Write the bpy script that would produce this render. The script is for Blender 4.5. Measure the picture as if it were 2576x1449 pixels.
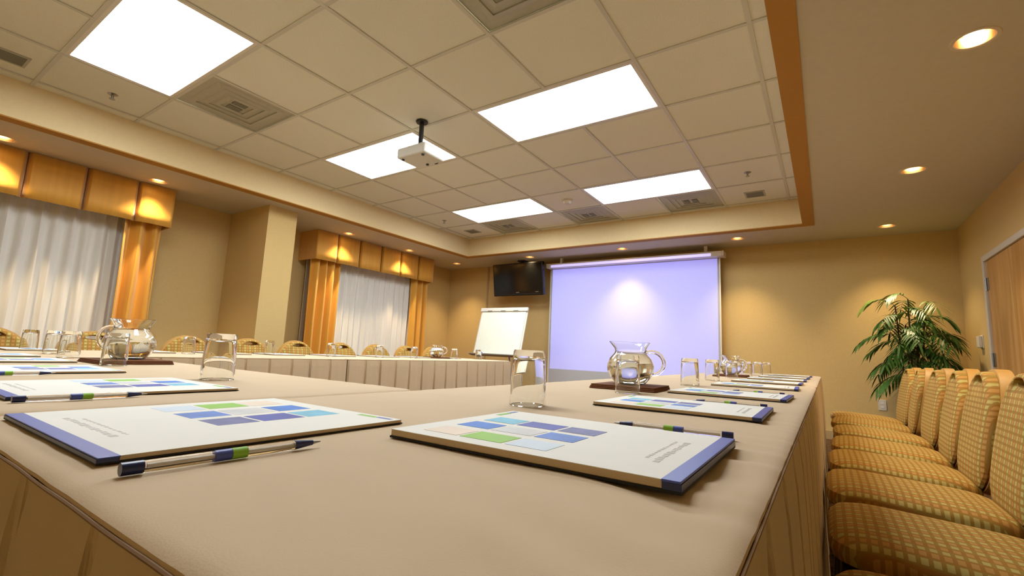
import bpy, bmesh, math, random
from mathutils import Vector, Matrix, noise
random.seed(7)
for o in list(bpy.data.objects): bpy.data.objects.remove(o)
sc = bpy.context.scene
COL = sc.collection
PI = math.pi

# ------------------------------------------------------------------ camera, world, exposure
CAMZ = 0.855
F_PX, YAW, PITCH, ROLL = 1172.84, -0.5932, 0.1356, 0.0440
def cam_basis():
    cy, sy = math.cos(YAW), math.sin(YAW); cp, sp = math.cos(PITCH), math.sin(PITCH)
    fwd = Vector((sy*cp, cy*cp, sp)); right = Vector((cy, -sy, 0)); up = right.cross(fwd)
    cr, sr = math.cos(ROLL), math.sin(ROLL)
    return cr*right+sr*up, -sr*right+cr*up, fwd
_r, _u, _w = cam_basis()
cd = bpy.data.cameras.new('camera'); cam = bpy.data.objects.new('camera', cd); COL.objects.link(cam)
cd.sensor_width = 36; cd.sensor_fit = 'HORIZONTAL'; cd.lens = 36*F_PX/2576; cd.clip_start = 0.01; cd.clip_end = 60
m = Matrix((( _r.x, _u.x, -_w.x, 0), (_r.y, _u.y, -_w.y, 0), (_r.z, _u.z, -_w.z, CAMZ), (0, 0, 0, 1)))
cam.matrix_world = m
sc.camera = cam
wd = bpy.data.worlds.new('world'); sc.world = wd; wd.use_nodes = True
wd.node_tree.nodes['Background'].inputs[0].default_value = (0.05, 0.06, 0.08, 1)
wd.node_tree.nodes['Background'].inputs[1].default_value = 0.3
sc.view_settings.view_transform = 'Standard'; sc.view_settings.look = 'None'
sc.view_settings.gamma = 1; sc.view_settings.use_curve_mapping = False
sc.view_settings.exposure = 0.0
sc.cycles.use_denoising = True; sc.cycles.use_adaptive_sampling = True; sc.cycles.adaptive_threshold = 0.02
TROFFER = 17.3          # radiance of the fluorescent panels
DOWN_W = 96.0          # watts of each halogen downlight
PROJ_W = 1150.0         # watts of the projector beam

# ------------------------------------------------------------------ room numbers (metres)
XL, XR, YF, YB = -6.06, 1.248, 6.81, -1.05
SOF, CEIL = CAMZ+1.534, CAMZ+1.8146
T = 0.64; GX, GY = -1.5532, 1.9499           # ceiling grid module and origin
FXL, FXR, FYF, FYN = GX-5*T-.115, GX+2*T+.115, GY+6*T+.085, GY-3*T-.085
BAND = 0.11
TZ = 0.76                                    # cloth-covered table height

# ------------------------------------------------------------------ materials
def lin(c):
    return tuple(((v/255)/12.92 if v/255 <= .04045 else ((v/255+.055)/1.055)**2.4) for v in c)+(1,)
def nt(name):
    mt = bpy.data.materials.new(name); mt.use_nodes = True
    n = mt.node_tree; return mt, n, n.nodes['Principled BSDF']
def mat(name, c, rough=.6, metal=0, var=.05, scale=30, bump=0, bscale=200, spec=.5, sheen=0, stretch=None):
    mt, n, b = nt(name); L = n.links
    b.inputs['Roughness'].default_value = rough; b.inputs['Metallic'].default_value = metal
    b.inputs['Specular IOR Level'].default_value = spec
    if sheen: b.inputs['Sheen Weight'].default_value = sheen
    tc = n.nodes.new('ShaderNodeTexCoord'); mp = n.nodes.new('ShaderNodeMapping'); L.new(tc.outputs['Object'], mp.inputs[0])
    if stretch: mp.inputs['Scale'].default_value = stretch
    nz = n.nodes.new('ShaderNodeTexNoise'); nz.inputs['Scale'].default_value = scale; nz.inputs['Detail'].default_value = 4
    L.new(mp.outputs[0], nz.inputs['Vector'])
    rp = n.nodes.new('ShaderNodeValToRGB'); c1 = lin(c)
    rp.color_ramp.elements[0].position = .3; rp.color_ramp.elements[1].position = .7
    rp.color_ramp.elements[0].color = tuple(v*(1-var) for v in c1[:3])+(1,); rp.color_ramp.elements[1].color = tuple(min(1, v*(1+var)) for v in c1[:3])+(1,)
    L.new(nz.outputs['Fac'], rp.inputs[0]); L.new(rp.outputs[0], b.inputs['Base Color'])
    if bump:
        n2 = n.nodes.new('ShaderNodeTexNoise'); n2.inputs['Scale'].default_value = bscale; n2.inputs['Detail'].default_value = 3
        L.new(mp.outputs[0], n2.inputs['Vector'])
        bp = n.nodes.new('ShaderNodeBump'); bp.inputs['Strength'].default_value = bump; bp.inputs['Distance'].default_value = .004
        L.new(n2.outputs['Fac'], bp.inputs['Height']); L.new(bp.outputs[0], b.inputs['Normal'])
    return mt
def emis(name, c, s):
    mt, n, b = nt(name)
    b.inputs['Base Color'].default_value = (.8, .8, .8, 1)
    b.inputs['Emission Color'].default_value = lin(c); b.inputs['Emission Strength'].default_value = s
    return mt
def glassmat(name, c=(255, 255, 255), ior=1.45, rough=0):
    mt, n, b = nt(name)
    b.inputs['Base Color'].default_value = lin(c); b.inputs['Transmission Weight'].default_value = 1
    b.inputs['Roughness'].default_value = rough; b.inputs['IOR'].default_value = ior
    return mt
def fabric(name, ax1, ax2, P=.021):
    """woven gold upholstery: little pale and peach blocks in alternating columns"""
    mt, n, b = nt(name); L = n.links
    b.inputs['Roughness'].default_value = .75; b.inputs['Specular IOR Level'].default_value = .25
    tc = n.nodes.new('ShaderNodeTexCoord'); sp = n.nodes.new('ShaderNodeSeparateXYZ'); L.new(tc.outputs['Object'], sp.inputs[0])
    def mth(op, a, v=None):
        k = n.nodes.new('ShaderNodeMath'); k.operation = op
        if hasattr(a, 'links'): L.new(a, k.inputs[0])
        else: k.inputs[0].default_value = a
        if v is not None:
            if hasattr(v, 'links'): L.new(v, k.inputs[1])
            else: k.inputs[1].default_value = v
        return k.outputs[0]
    u = mth('MULTIPLY', sp.outputs[ax1], 1/P); v = mth('MULTIPLY', sp.outputs[ax2], 1/P)
    fu = mth('FRACT', u); fv = mth('FRACT', v)
    mu = mth('LESS_THAN', mth('ABSOLUTE', mth('SUBTRACT', fu, .5)), .33)
    mv = mth('LESS_THAN', mth('ABSOLUTE', mth('SUBTRACT', fv, .5)), .30)
    msk = mth('MULTIPLY', mu, mv)
    par = mth('GREATER_THAN', mth('FRACT', mth('MULTIPLY', mth('FLOOR', u), .5)), .25)
    mx = n.nodes.new('ShaderNodeMix'); mx.data_type = 'RGBA'; L.new(par, mx.inputs[0])
    mx.inputs[6].default_value = lin((186, 168, 98)); mx.inputs[7].default_value = lin((186, 140, 72))
    st = n.nodes.new('ShaderNodeMix'); st.data_type = 'RGBA'; L.new(par, st.inputs[0])
    st.inputs[6].default_value = lin((156, 124, 54)); st.inputs[7].default_value = lin((160, 113, 46))
    m2 = n.nodes.new('ShaderNodeMix'); m2.data_type = 'RGBA'; L.new(msk, m2.inputs[0])
    L.new(st.outputs[2], m2.inputs[6]); L.new(mx.outputs[2], m2.inputs[7]); L.new(m2.outputs[2], b.inputs['Base Color'])
    return mt
def woodmat(name, c1, c2, scale=2.0, stretch=(6, 6, .5)):
    mt, n, b = nt(name); L = n.links
    b.inputs['Roughness'].default_value = .35
    tc = n.nodes.new('ShaderNodeTexCoord'); mp = n.nodes.new('ShaderNodeMapping'); L.new(tc.outputs['Object'], mp.inputs[0])
    mp.inputs['Scale'].default_value = stretch
    nz = n.nodes.new('ShaderNodeTexNoise'); nz.inputs['Scale'].default_value = scale; nz.inputs['Detail'].default_value = 6; nz.inputs['Distortion'].default_value = .6
    L.new(mp.outputs[0], nz.inputs['Vector'])
    rp = n.nodes.new('ShaderNodeValToRGB'); rp.color_ramp.elements[0].color = lin(c1); rp.color_ramp.elements[1].color = lin(c2)
    rp.color_ramp.elements[0].position = .35; rp.color_ramp.elements[1].position = .65
    L.new(nz.outputs['Fac'], rp.inputs[0]); L.new(rp.outputs[0], b.inputs['Base Color'])
    return mt
def sheermat(name, c):
    mt, n, b = nt(name); L = n.links
    b.inputs['Base Color'].default_value = lin(c); b.inputs['Roughness'].default_value = .8
    tr = n.nodes.new('ShaderNodeBsdfTranslucent'); tr.inputs[0].default_value = lin(c)
    mx = n.nodes.new('ShaderNodeMixShader'); mx.inputs[0].default_value = .12
    L.new(b.outputs[0], mx.inputs[1]); L.new(tr.outputs[0], mx.inputs[2]); L.new(mx.outputs[0], n.nodes['Material Output'].inputs[0])
    return mt
def carpetmat():
    mt, n, b = nt('carpet'); L = n.links
    b.inputs['Roughness'].default_value = .95; b.inputs['Specular IOR Level'].default_value = .1
    tc = n.nodes.new('ShaderNodeTexCoord')
    vo = n.nodes.new('ShaderNodeTexVoronoi'); vo.inputs['Scale'].default_value = 22; L.new(tc.outputs['Object'], vo.inputs['Vector'])
    nz = n.nodes.new('ShaderNodeTexNoise'); nz.inputs['Scale'].default_value = 40; L.new(tc.outputs['Object'], nz.inputs['Vector'])
    rp = n.nodes.new('ShaderNodeValToRGB'); e = rp.color_ramp.elements
    e[0].position = .35; e[0].color = lin((58, 42, 28)); e[1].position = .62; e[1].color = lin((112, 82, 54))
    L.new(nz.outputs['Fac'], rp.inputs[0]); L.new(rp.outputs[0], b.inputs['Base Color'])
    bp = n.nodes.new('ShaderNodeBump'); bp.inputs['Strength'].default_value = .5; bp.inputs['Distance'].default_value = .005
    L.new(vo.outputs['Distance'], bp.inputs['Height']); L.new(bp.outputs[0], b.inputs['Normal'])
    return mt
M = dict(
    wall=mat('wall_paper', (208, 178, 118), .7, var=.03, scale=60, bump=.12, bscale=350, spec=.25),
    trimbrown=mat('soffit_trim_paint', (178, 128, 58), .7, var=.02, spec=.2),
    fascia=mat('fascia_paint', (222, 200, 154), .7, var=.02, spec=.25),
    soffit=mat('soffit_paint', (203, 193, 170), .8, var=.02, spec=.2),
    tile=mat('acoustic_tile', (230, 226, 208), .9, var=.04, scale=120, bump=.2, bscale=500, spec=.1),
    tbar=mat('grid_bar_paint', (206, 202, 186), .5, var=.01),
    carpet=carpetmat(),
    cloth=mat('taupe_tablecloth', (205, 181, 148), .8, var=.03, scale=8, bump=.12, bscale=700, spec=.2, sheen=.15),
    piping=mat('tablecloth_piping', (146, 118, 92), .8, var=.03, spec=.2),
    troffer=emis('fluorescent_diffuser', (241, 250, 255), TROFFER),
    whitemetal=mat('white_enamel', (225, 218, 205), .4, var=.01),
    vent=mat('grey_vent_enamel', (176, 172, 152), .5, var=.03),
    ventdark=mat('vent_throat', (120, 118, 104), .7, var=.03),
    bronze=mat('bronze_reflector', (214, 184, 142), .25, metal=1, var=.03),
    bulb=emis('halogen_lamp', (255, 226, 180), 14),
    trimring=mat('downlight_trim', (214, 198, 172), .4, var=.01),
    blackmetal=mat('black_metal', (24, 24, 24), .4, var=.05),
    steel=mat('brushed_steel', (160, 158, 152), .35, metal=.8, var=.05),
    gold=mat('gold_drape', (222, 162, 60), .55, var=.06, scale=3, spec=.4, sheen=.3, stretch=(8, 8, .4)),
    goldshaded=mat('gold_pleat_shade', (120, 72, 22), .7, var=.05),  # same fabric as the drapes, darkened to paint in the shade of the pleats
    sheer=sheermat('sheer_voile', (245, 241, 232)),
    glasspane=mat('window_glass', (52, 58, 66), .08, var=.02),
    doorwood=woodmat('door_veneer', (176, 126, 66), (206, 158, 96)),
    frame=mat('door_frame_paint', (206, 196, 178), .45, var=.01),
    screen=mat('projection_fabric', (178, 178, 181), .85, var=.01, spec=.1),
    tvblack=mat('tv_bezel', (14, 14, 14), .25, var=.02),
    tvscreen=mat('tv_screen', (20, 20, 18), .12, var=.02),
    paper=mat('pad_paper', (236, 234, 226), .7, var=.01, spec=.3),
    flip=mat('flip_paper', (240, 240, 222), .7, var=.01, spec=.3),
    padedge=mat('pad_edge', (206, 184, 150), .8, var=.06, scale=5, stretch=(1, 1, 400)),
    spine=mat('blue_binding', (70, 88, 176), .4, var=.02),
    navy=mat('navy_plastic', (28, 38, 92), .3, var=.02),
    board=mat('black_backing', (20, 18, 20), .7, var=.05),
    green=mat('print_green', (142, 196, 60), .6, var=.04),
    blue=mat('print_blue', (84, 124, 204), .6, var=.15, scale=40),
    indigo=mat('print_indigo', (66, 76, 170), .6, var=.10, scale=40),
    skyblue=mat('print_sky', (46, 116, 208), .6, var=.15, scale=40),
    teal=mat('print_teal', (112, 186, 214), .6, var=.12, scale=60),
    slate=mat('print_slate', (104, 106, 160), .6, var=.35, scale=30),
    silver=mat('print_silver', (206, 206, 206), .6, var=.12, scale=30),
    palesky=mat('print_pale_sky', (206, 220, 234), .6, var=.05),
    peach=mat('print_peach', (234, 216, 196), .6, var=.08),
    greytext=mat('grey_print', (198, 194, 189), .7, var=.02),
    clear=glassmat('clear_plastic', (252, 252, 253), 1.18, .0),
    glass=glassmat('clear_glass', (252, 253, 252), 1.45),
    water=glassmat('water', (250, 252, 252), 1.33),
    napkin=mat('brown_napkin', (112, 70, 44), .8, var=.08, spec=.2),
    seatfab=fabric('seat_fabric', 0, 1), backfab=fabric('back_fabric', 0, 2),
    shell=mat('gold_vinyl', (192, 146, 74), .5, var=.04),
    bronzeleg=mat('dark_bronze_frame', (58, 40, 22), .4, metal=.3, var=.05),
    seatunder=mat('seat_underside', (38, 28, 18), .8, var=.05),
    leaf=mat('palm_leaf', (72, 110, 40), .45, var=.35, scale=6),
    leaf_lit=mat('palm_leaf_lit', (120, 146, 62), .45, var=.3, scale=6),  # leaf green lightened, so the downlight on the top fronds is in the colour
    cane=mat('palm_cane', (70, 54, 28), .6, var=.2, scale=20, stretch=(1, 1, 6)),
    pot=mat('woven_planter', (92, 62, 36), .8, var=.25, scale=40),
    soil=mat('planter_soil', (48, 36, 26), .95, var=.3, scale=60),
    plastic=mat('white_plastic', (216, 208, 192), .4, var=.01),
    greyplastic=mat('projector_plastic', (206, 202, 192), .4, var=.02),
    lens=mat('lens_glass', (20, 22, 30), .05, var=.01),
    raceway=mat('painted_raceway', (176, 150, 104), .6, var=.02),
    blueplastic=mat('blue_marker', (60, 84, 190), .4, var=.02),
)

# ------------------------------------------------------------------ mesh helpers
def obj(name, bm, mt, parent=None, smooth=False, loc=None, kind=None):
    bmesh.ops.recalc_face_normals(bm, faces=bm.faces[:])
    if smooth:
        for f in bm.faces: f.smooth = True
        for e in bm.edges:
            if len(e.link_faces) == 2 and e.calc_face_angle(0) > .62: e.smooth = False
    me = bpy.data.meshes.new(name); bm.to_mesh(me); bm.free()
    me.materials.append(M[mt]); o = bpy.data.objects.new(name, me); COL.objects.link(o)
    if parent: o.parent = parent
    if loc: o.location = loc
    if kind: o['kind'] = kind
    return o
def tag(o, label, cat, group=None):
    o['label'] = label; o['category'] = cat
    if group: o['group'] = group
    return o
def thing(name, label, cat, loc=(0, 0, 0), rz=0, group=None):
    o = bpy.data.objects.new(name, None); COL.objects.link(o); o.empty_display_size = .05
    o.location = loc; o.rotation_euler = (0, 0, rz)
    return tag(o, label, cat, group)
def copy_tree(o, parent=None):
    c = o.copy(); COL.objects.link(c); c.parent = parent
    for ch in list(o.children): copy_tree(ch, c)
    return c
def NB(): return bmesh.new()
def box(bm, x0, x1, y0, y1, z0, z1, bev=0, seg=2):
    vs = [bm.verts.new((x, y, z)) for x in (x0, x1) for y in (y0, y1) for z in (z0, z1)]
    fs = [bm.faces.new([vs[i] for i in q]) for q in ((0, 1, 3, 2), (4, 6, 7, 5), (0, 4, 5, 1), (2, 3, 7, 6), (0, 2, 6, 4), (1, 5, 7, 3))]
    if bev:
        es = list({e for f in fs for e in f.edges}); bmesh.ops.bevel(bm, geom=es, offset=bev, segments=seg, affect='EDGES', profile=.5)
    return bm
def Bx(*a, **k): return box(NB(), *a, **k)
def tube(bm, pts, r, n=8, cap=True, closed=False):
    pts = [Vector(p) for p in pts]; rs = r if isinstance(r, (list, tuple)) else [r]*len(pts)
    rings = []; prev = None
    N = len(pts)
    for i, p in enumerate(pts):
        a = pts[(i-1) % N] if (closed or i > 0) else p; b = pts[(i+1) % N] if (closed or i < N-1) else p
        t = (b-a).normalized()
        if prev is None:
            prev = t.orthogonal().normalized()
        nrm = (prev-t*prev.dot(t)).normalized(); prev = nrm; bi = t.cross(nrm)
        rings.append([bm.verts.new(p+rs[i]*(math.cos(2*PI*k/n)*nrm+math.sin(2*PI*k/n)*bi)) for k in range(n)])
    rng = range(N) if closed else range(N-1)
    for i in rng:
        A, B = rings[i], rings[(i+1) % N]
        for k in range(n): bm.faces.new((A[k], A[(k+1) % n], B[(k+1) % n], B[k]))
    if cap and not closed:
        bm.faces.new(rings[0][::-1]); bm.faces.new(rings[-1])
    return bm
def lathe(bm, prof, n=32, cx=0, cy=0, z0=0, closed=False):
    rings = []
    for r, z in prof:
        if r < 1e-6: rings.append([bm.verts.new((cx, cy, z0+z))])
        else: rings.append([bm.verts.new((cx+r*math.cos(2*PI*k/n), cy+r*math.sin(2*PI*k/n), z0+z)) for k in range(n)])
    L = list(zip(rings, rings[1:]))
    if closed: L.append((rings[-1], rings[0]))
    for A, B in L:
        for k in range(n):
            k2 = (k+1) % n
            if len(A) == 1 and len(B) == 1: continue
            if len(A) == 1: bm.faces.new((A[0], B[k], B[k2]))
            elif len(B) == 1: bm.faces.new((A[k], A[k2], B[0]))
            else: bm.faces.new((A[k], A[k2], B[k2], B[k]))
    return bm
def structure(name, bm, mt, parent=None, smooth=False, label=None):
    o = obj(name, bm, mt, parent, smooth)
    if not parent:
        o['kind'] = 'structure'
    return o

# ------------------------------------------------------------------ the room shell
structure('floor', Bx(XL, XR, YB, YF, -.05, 0), 'carpet')
structure('wall_left', Bx(XL-.12, XL, YB, YF, 0, SOF+.5), 'wall')
structure('wall_right', Bx(XR, XR+.12, YB, YF, 0, SOF+.5), 'wall')
structure('wall_far', Bx(XL-.12, XR+.12, YF, YF+.12, 0, SOF+.5), 'wall')
structure('wall_back', Bx(XL-.12, XR+.12, YB-.12, YB, 0, SOF+.5), 'wall')
structure('wall_column', Bx(XL, -5.185, 2.70, 3.04, 0, SOF), 'wall')
structure('baseboard_far', Bx(XL, XR, YF-.014, YF, 0, .1, bev=.003), 'raceway')
structure('baseboard_right', Bx(XR-.014, XR, 5.87, YF-.014, 0, .1, bev=.003), 'raceway')
structure('baseboard_left', Bx(XL, XL+.014, 3.04, YF-.014, 0, .1, bev=.003), 'raceway')

DL = [(-5.48, .65), (-5.48, 1.726), (-5.48, 3.99), (-5.48, 5.145), (-5.48, 6.31), (-3.93, 6.31), (-2.376, 6.31), (-.867, 6.31), (.61, 6.34), (.622, 4.582), (.634, 2.815)]
HR, HH = .074, .13
def plate_holes(bm, x0, x1, y0, y1, z, holes):
    xs = sorted({x0, x1} | {c[0]+s*HH for c in holes for s in (-1, 1)}); ys = sorted({y0, y1} | {c[1]+s*HH for c in holes for s in (-1, 1)})
    for a, b in zip(xs, xs[1:]):
        for c, d in zip(ys, ys[1:]):
            if b-a < 1e-5 or d-c < 1e-5: continue
            h = [q for q in holes if abs(q[0]-(a+b)/2) < .02 and abs(q[1]-(c+d)/2) < .02]
            if not h:
                bm.faces.new([bm.verts.new(p) for p in ((a, c, z), (b, c, z), (b, d, z), (a, d, z))]); continue
            cx, cy = (a+b)/2, (c+d)/2; n = 32; ri = []; ro = []
            for k in range(n):
                t = 2*PI*k/n; ct, st = math.cos(t), math.sin(t); s = 1/max(abs(ct), abs(st))
                ri.append(bm.verts.new((h[0][0]+HR*ct, h[0][1]+HR*st, z))); ro.append(bm.verts.new((cx+(b-a)/2*s*ct, cy+(d-c)/2*s*st, z)))
            for k in range(n): bm.faces.new((ri[k], ri[(k+1) % n], ro[(k+1) % n], ro[k]))
bm = NB()
ox0, ox1, oy0, oy1 = FXL-BAND, FXR+BAND, FYN-BAND, FYF+BAND
plate_holes(bm, XL, ox0, YB, YF, SOF, [d for d in DL if d[0] < ox0])
plate_holes(bm, ox1, XR, YB, YF, SOF, [d for d in DL if d[0] > ox1])
plate_holes(bm, ox0, ox1, oy1, YF, SOF, [d for d in DL if ox0 < d[0] < ox1])
plate_holes(bm, ox0, ox1, YB, oy0, SOF, [])
ceiling = structure('ceiling', bm, 'soffit')
obj('ceiling_slab', Bx(XL-.12, XR+.12, YB-.12, YF+.12, SOF+.5, SOF+.58), 'soffit', ceiling)
for a, b, c, d in ((FXL-BAND, FXL, FYN-BAND, FYF+BAND), (FXR, FXR+BAND, FYN-BAND, FYF+BAND), (FXL, FXR, FYF, FYF+BAND), (FXL, FXR, FYN-BAND, FYN)):
    f_ = obj('fascia_board', Bx(a, b, c, d, SOF, CEIL+.03), 'fascia', ceiling)
    obj('soffit_trim', Bx(a, b, c, d, SOF-.010, SOF-.0002), 'trimbrown', f_)

# suspended grid: bars and tiles
colx = [GX+i*T for i in range(-5, 3)]; rowy = [GY+j*T for j in range(-3, 7)]
BW = .012
for x in colx:
    lo_ = FYN; mids = sorted(GY+j*T for (i, j) in ((-4, -2), (-1, -2), (-4, 1), (-1, 1), (-4, 4), (-1, 4)) if abs(GX+(i+1)*T-x) < .01)
    for yy in mids+[None]:
        obj('grid_bar', Bx(x-BW, x+BW, lo_, FYF if yy is None else yy, CEIL-.001, CEIL+.004), 'tbar', ceiling)
        if yy is not None: lo_ = yy+T
for y in rowy: obj('grid_bar', Bx(FXL, FXR, y-BW, y+BW, CEIL, CEIL+.005), 'tbar', ceiling)
LIGHTS = {(-4, -2): 0, (-1, -2): 0, (-4, 1): 0, (-1, 1): 0, (-4, 4): 0, (-1, 4): 0}
VENTS = {(-4, -1): 1, (0, -1): 1, (-4, 5): 1, (-2, 5): 1, (0, 5): 1}
taken = {(i+k, j) for (i, j) in LIGHTS for k in (0, 1)} | set(VENTS)
tm = {}
def tile_at(x0, x1, y0, y1):
    key = (round(x1-x0, 3), round(y1-y0, 3))
    if key not in tm:
        o = obj('ceiling_tile', Bx(-key[0]/2, key[0]/2, -key[1]/2, key[1]/2, 0, .018), 'tile', ceiling); tm[key] = o.data
    else:
        o = bpy.data.objects.new('ceiling_tile', tm[key]); COL.objects.link(o); o.parent = ceiling
    o.location = ((x0+x1)/2, (y0+y1)/2, CEIL+.006)
xs = [FXL]+colx+[FXR]; ys = [FYN]+rowy+[FYF]
for a in range(len(xs)-1):
    for c in range(len(ys)-1):
        if (a-6, c-4) in taken: continue
        tile_at(xs[a], xs[a+1], ys[c], ys[c+1])

# ------------------------------------------------------------------ ceiling fixtures
LL = {(-4, -2): 'large fluorescent ceiling panel at the upper left, nearest the gold valance', (-1, -2): 'fluorescent ceiling panel overhead, nearer than the grey vent cut by the top edge',
      (-4, 1): 'fluorescent ceiling panel directly behind the hanging projector', (-1, 1): 'big fluorescent ceiling panel right of the projector',
      (-4, 4): 'small-looking fluorescent ceiling panel above the television corner', (-1, 4): 'far fluorescent ceiling panel nearest the right fascia, above the projection screen'}
for (i, j), _ in LIGHTS.items():
    x0, y0 = GX+i*T+BW, GY+j*T+BW; w, d = 2*T-2*BW, T-2*BW
    t = thing('ceiling_light', LL[(i, j)], 'light', (x0+w/2, y0+d/2, CEIL), 0, 'fluorescent panels in the ceiling tray')
    bm = NB(); f = .022
    box(bm, -w/2, w/2, -d/2, -d/2+f, .001, .05); box(bm, -w/2, w/2, d/2-f, d/2, .001, .05)
    box(bm, -w/2, -w/2+f, -d/2+f, d/2-f, .001, .05); box(bm, w/2-f, w/2, -d/2+f, d/2-f, .001, .05)
    obj('frame', bm, 'whitemetal', t)
    obj('diffuser', Bx(-w/2+f, w/2-f, -d/2+f, d/2-f, .008, .03), 'troffer', t)
VLb = {(-4, -1): 'square grey air diffuser beside the large upper left light panel', (0, -1): 'grey air diffuser tile cut off by the top edge',
       (-4, 5): 'grey air diffuser tile at the far left, above the television side', (-2, 5): 'dark grey air diffuser near the smoke detector', (0, 5): 'grey air diffuser tile behind the far right light panel'}
for (i, j), k in VENTS.items():
    cx, cy = GX+(i+.5)*T, GY+(j+.5)*T; h = T/2-BW
    t = thing('ceiling_vent', VLb[(i, j)], 'vent', (cx, cy, CEIL), 0, 'air vents in the tile grid')
    obj('face_plate', Bx(-h, h, -h, h, .012, .03), 'vent' if k == 1 else 'ventdark', t)
    sizes = ((.25, .21), (.18, .145), (.115, .085)) if k == 1 else ((.29, .26),)
    for a, b in sizes:
        bm = NB()
        vo = [bm.verts.new((sx*a, sy*a, .011)) for sx, sy in ((-1, -1), (1, -1), (1, 1), (-1, 1))]; vi = [bm.verts.new((sx*b, sy*b, .004)) for sx, sy in ((-1, -1), (1, -1), (1, 1), (-1, 1))]
        v2 = [bm.verts.new((sx*b, sy*b, .011)) for sx, sy in ((-1, -1), (1, -1), (1, 1), (-1, 1))]
        for q in range(4):
            bm.faces.new((vo[q], vo[(q+1) % 4], vi[(q+1) % 4], vi[q])); bm.faces.new((vi[q], vi[(q+1) % 4], v2[(q+1) % 4], v2[q]))
        obj('louver', bm, 'vent', t)
    if k == 1:
        for sx in (-1, 1): obj('damper_opening', Bx(sx*.045-.03, sx*.045+.03, -.05, .05, .006, .0115), 'ventdark', t)
    else:
        for q in range(-5, 6): obj('grille_slat', Bx(-.255, .255, q*.045-.006, q*.045+.006, .006, .0115), 'vent', t)

def at_grid(a, b): return GX+a*T, GY+b*T
for (a, b), lb in {(1.53, 5.57): 'small square grey speaker grille in the far right corner tile', (-4.57, 5.52): 'small square grey speaker grille in the far left corner tile', (-4.59, -2.29): 'small grey speaker grille at the left edge of the picture'}.items():
    x, y = at_grid(a, b); t = thing('ceiling_speaker', lb, 'speaker', (x, y, CEIL+.006), 0, 'square ceiling speakers')
    obj('grille', Bx(-.085, .085, -.085, .085, -.004, 0), 'ventdark', t)
    bm = NB()
    for s in (-1, 1):
        box(bm, s*.09-.008, s*.09+.008, -.098, .098, -.007, 0); box(bm, -.082, .082, s*.09-.008, s*.09+.008, -.007, 0)
    obj('rim', bm, 'vent', t)
for (a, b), lb in {(1.55, 4.5): 'fire sprinkler head near the right ceiling fascia', (-4.57, 4.5): 'fire sprinkler head near the far left ceiling fascia', (-4.56, -1.42): 'fire sprinkler head below the large upper left light panel'}.items():
    x, y = at_grid(a, b); t = thing('sprinkler_head', lb, 'sprinkler', (x, y, CEIL+.006), 0, 'sprinkler heads')
    obj('escutcheon', lathe(NB(), [(0, -.006), (.022, -.006), (.034, 0), (0, 0)], 20), 'steel', t, True)
    obj('stem', lathe(NB(), [(0, -.035), (.007, -.035), (.009, -.006), (0, -.006)], 12), 'steel', t, True)
    obj('deflector', lathe(NB(), [(0, -.041), (.019, -.04), (.019, -.037), (0, -.036)], 16), 'steel', t)
x, y = at_grid(-1.47, 4.45); t = thing('smoke_detector', 'round white smoke detector between the two far light panels', 'detector', (x, y, CEIL+.006))
obj('base', lathe(NB(), [(0, -.014), (.066, -.014), (.07, 0), (0, 0)], 32), 'plastic', t, True)
obj('chamber', lathe(NB(), [(0, -.045), (.034, -.045), (.046, -.03), (.05, -.014), (0, -.014)], 32), 'plastic', t, True)

DLL = ['recessed downlight at the left edge above the gold valance', 'recessed downlight above the right end of the nearer valance', 'recessed downlight over the left part of the far valance',
       'recessed downlight over the right part of the far valance', 'recessed downlight in the far left ceiling corner', 'recessed downlight in front of the television', 'recessed downlight above the left half of the projection screen',
       'recessed downlight above the right end of the projection screen', 'recessed downlight above the potted palm', 'middle downlight of the right-hand soffit', 'large nearest downlight at the upper right with bronze reflector']
def downlight(x, y, lb):
    t = thing('downlight', lb, 'downlight', (x, y, SOF), 0, 'recessed downlights in the soffit')
    obj('trim_ring', lathe(NB(), [(.070, -.001), (.074, -.004), (.088, -.0035), (.09, 0), (.074, .001)], 32, closed=True), 'trimring', t, True)
    obj('reflector', lathe(NB(), [(.0735, .0), (.071, .03), (.066, .07), (.058, .10), (.052, .115)], 32), 'bronze', t, True)
    obj('lamp', lathe(NB(), [(0, .028), (.026, .030), (.040, .038), (.045, .06), (0, .08)], 24), 'bulb', t, True)
    ld = bpy.data.lights.new('halogen', 'SPOT'); ld.energy = DOWN_W; ld.color = (1.0, .76, .46); ld.spot_size = math.radians(90); ld.spot_blend = 1.0; ld.shadow_soft_size = .03
    lo = bpy.data.objects.new('halogen_beam', ld); COL.objects.link(lo); lo.parent = t; lo.location = (0, 0, .006)
    return t
for (x, y), lb in zip(DL, DLL): downlight(x, y, lb)

# ------------------------------------------------------------------ windows, valances and drapes
def wavy(ya, yb, x, amp, wl, z0, z1, seed, nz=10, ny=None, sharp=1.0):
    rnd = random.Random(seed); bm = NB(); ny = ny or int((yb-ya)/.012); ph = rnd.random()*6; rows = []
    for k in range(nz+1):
        z = z0+(z1-z0)*k/nz; row = []
        for i in range(ny+1):
            y = ya+(yb-ya)*i/ny
            w = 2*PI*(y-ya)/wl+ph+.7*math.sin(3.1*(y-ya)+seed)
            s = math.sin(w)
            s = math.copysign(abs(s)**sharp, s)
            dx = amp*s*(1-.25*k/nz)+.012*noise.noise(Vector((y*4, z*1.2, seed)))
            row.append(bm.verts.new((x+dx, y+.008*math.sin(z*2+i*.3), z)))
        rows.append(row)
    for A, B in zip(rows, rows[1:]):
        for i in range(ny): bm.faces.new((A[i], A[i+1], B[i+1], B[i]))
    return bm
VX = -5.65
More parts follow.
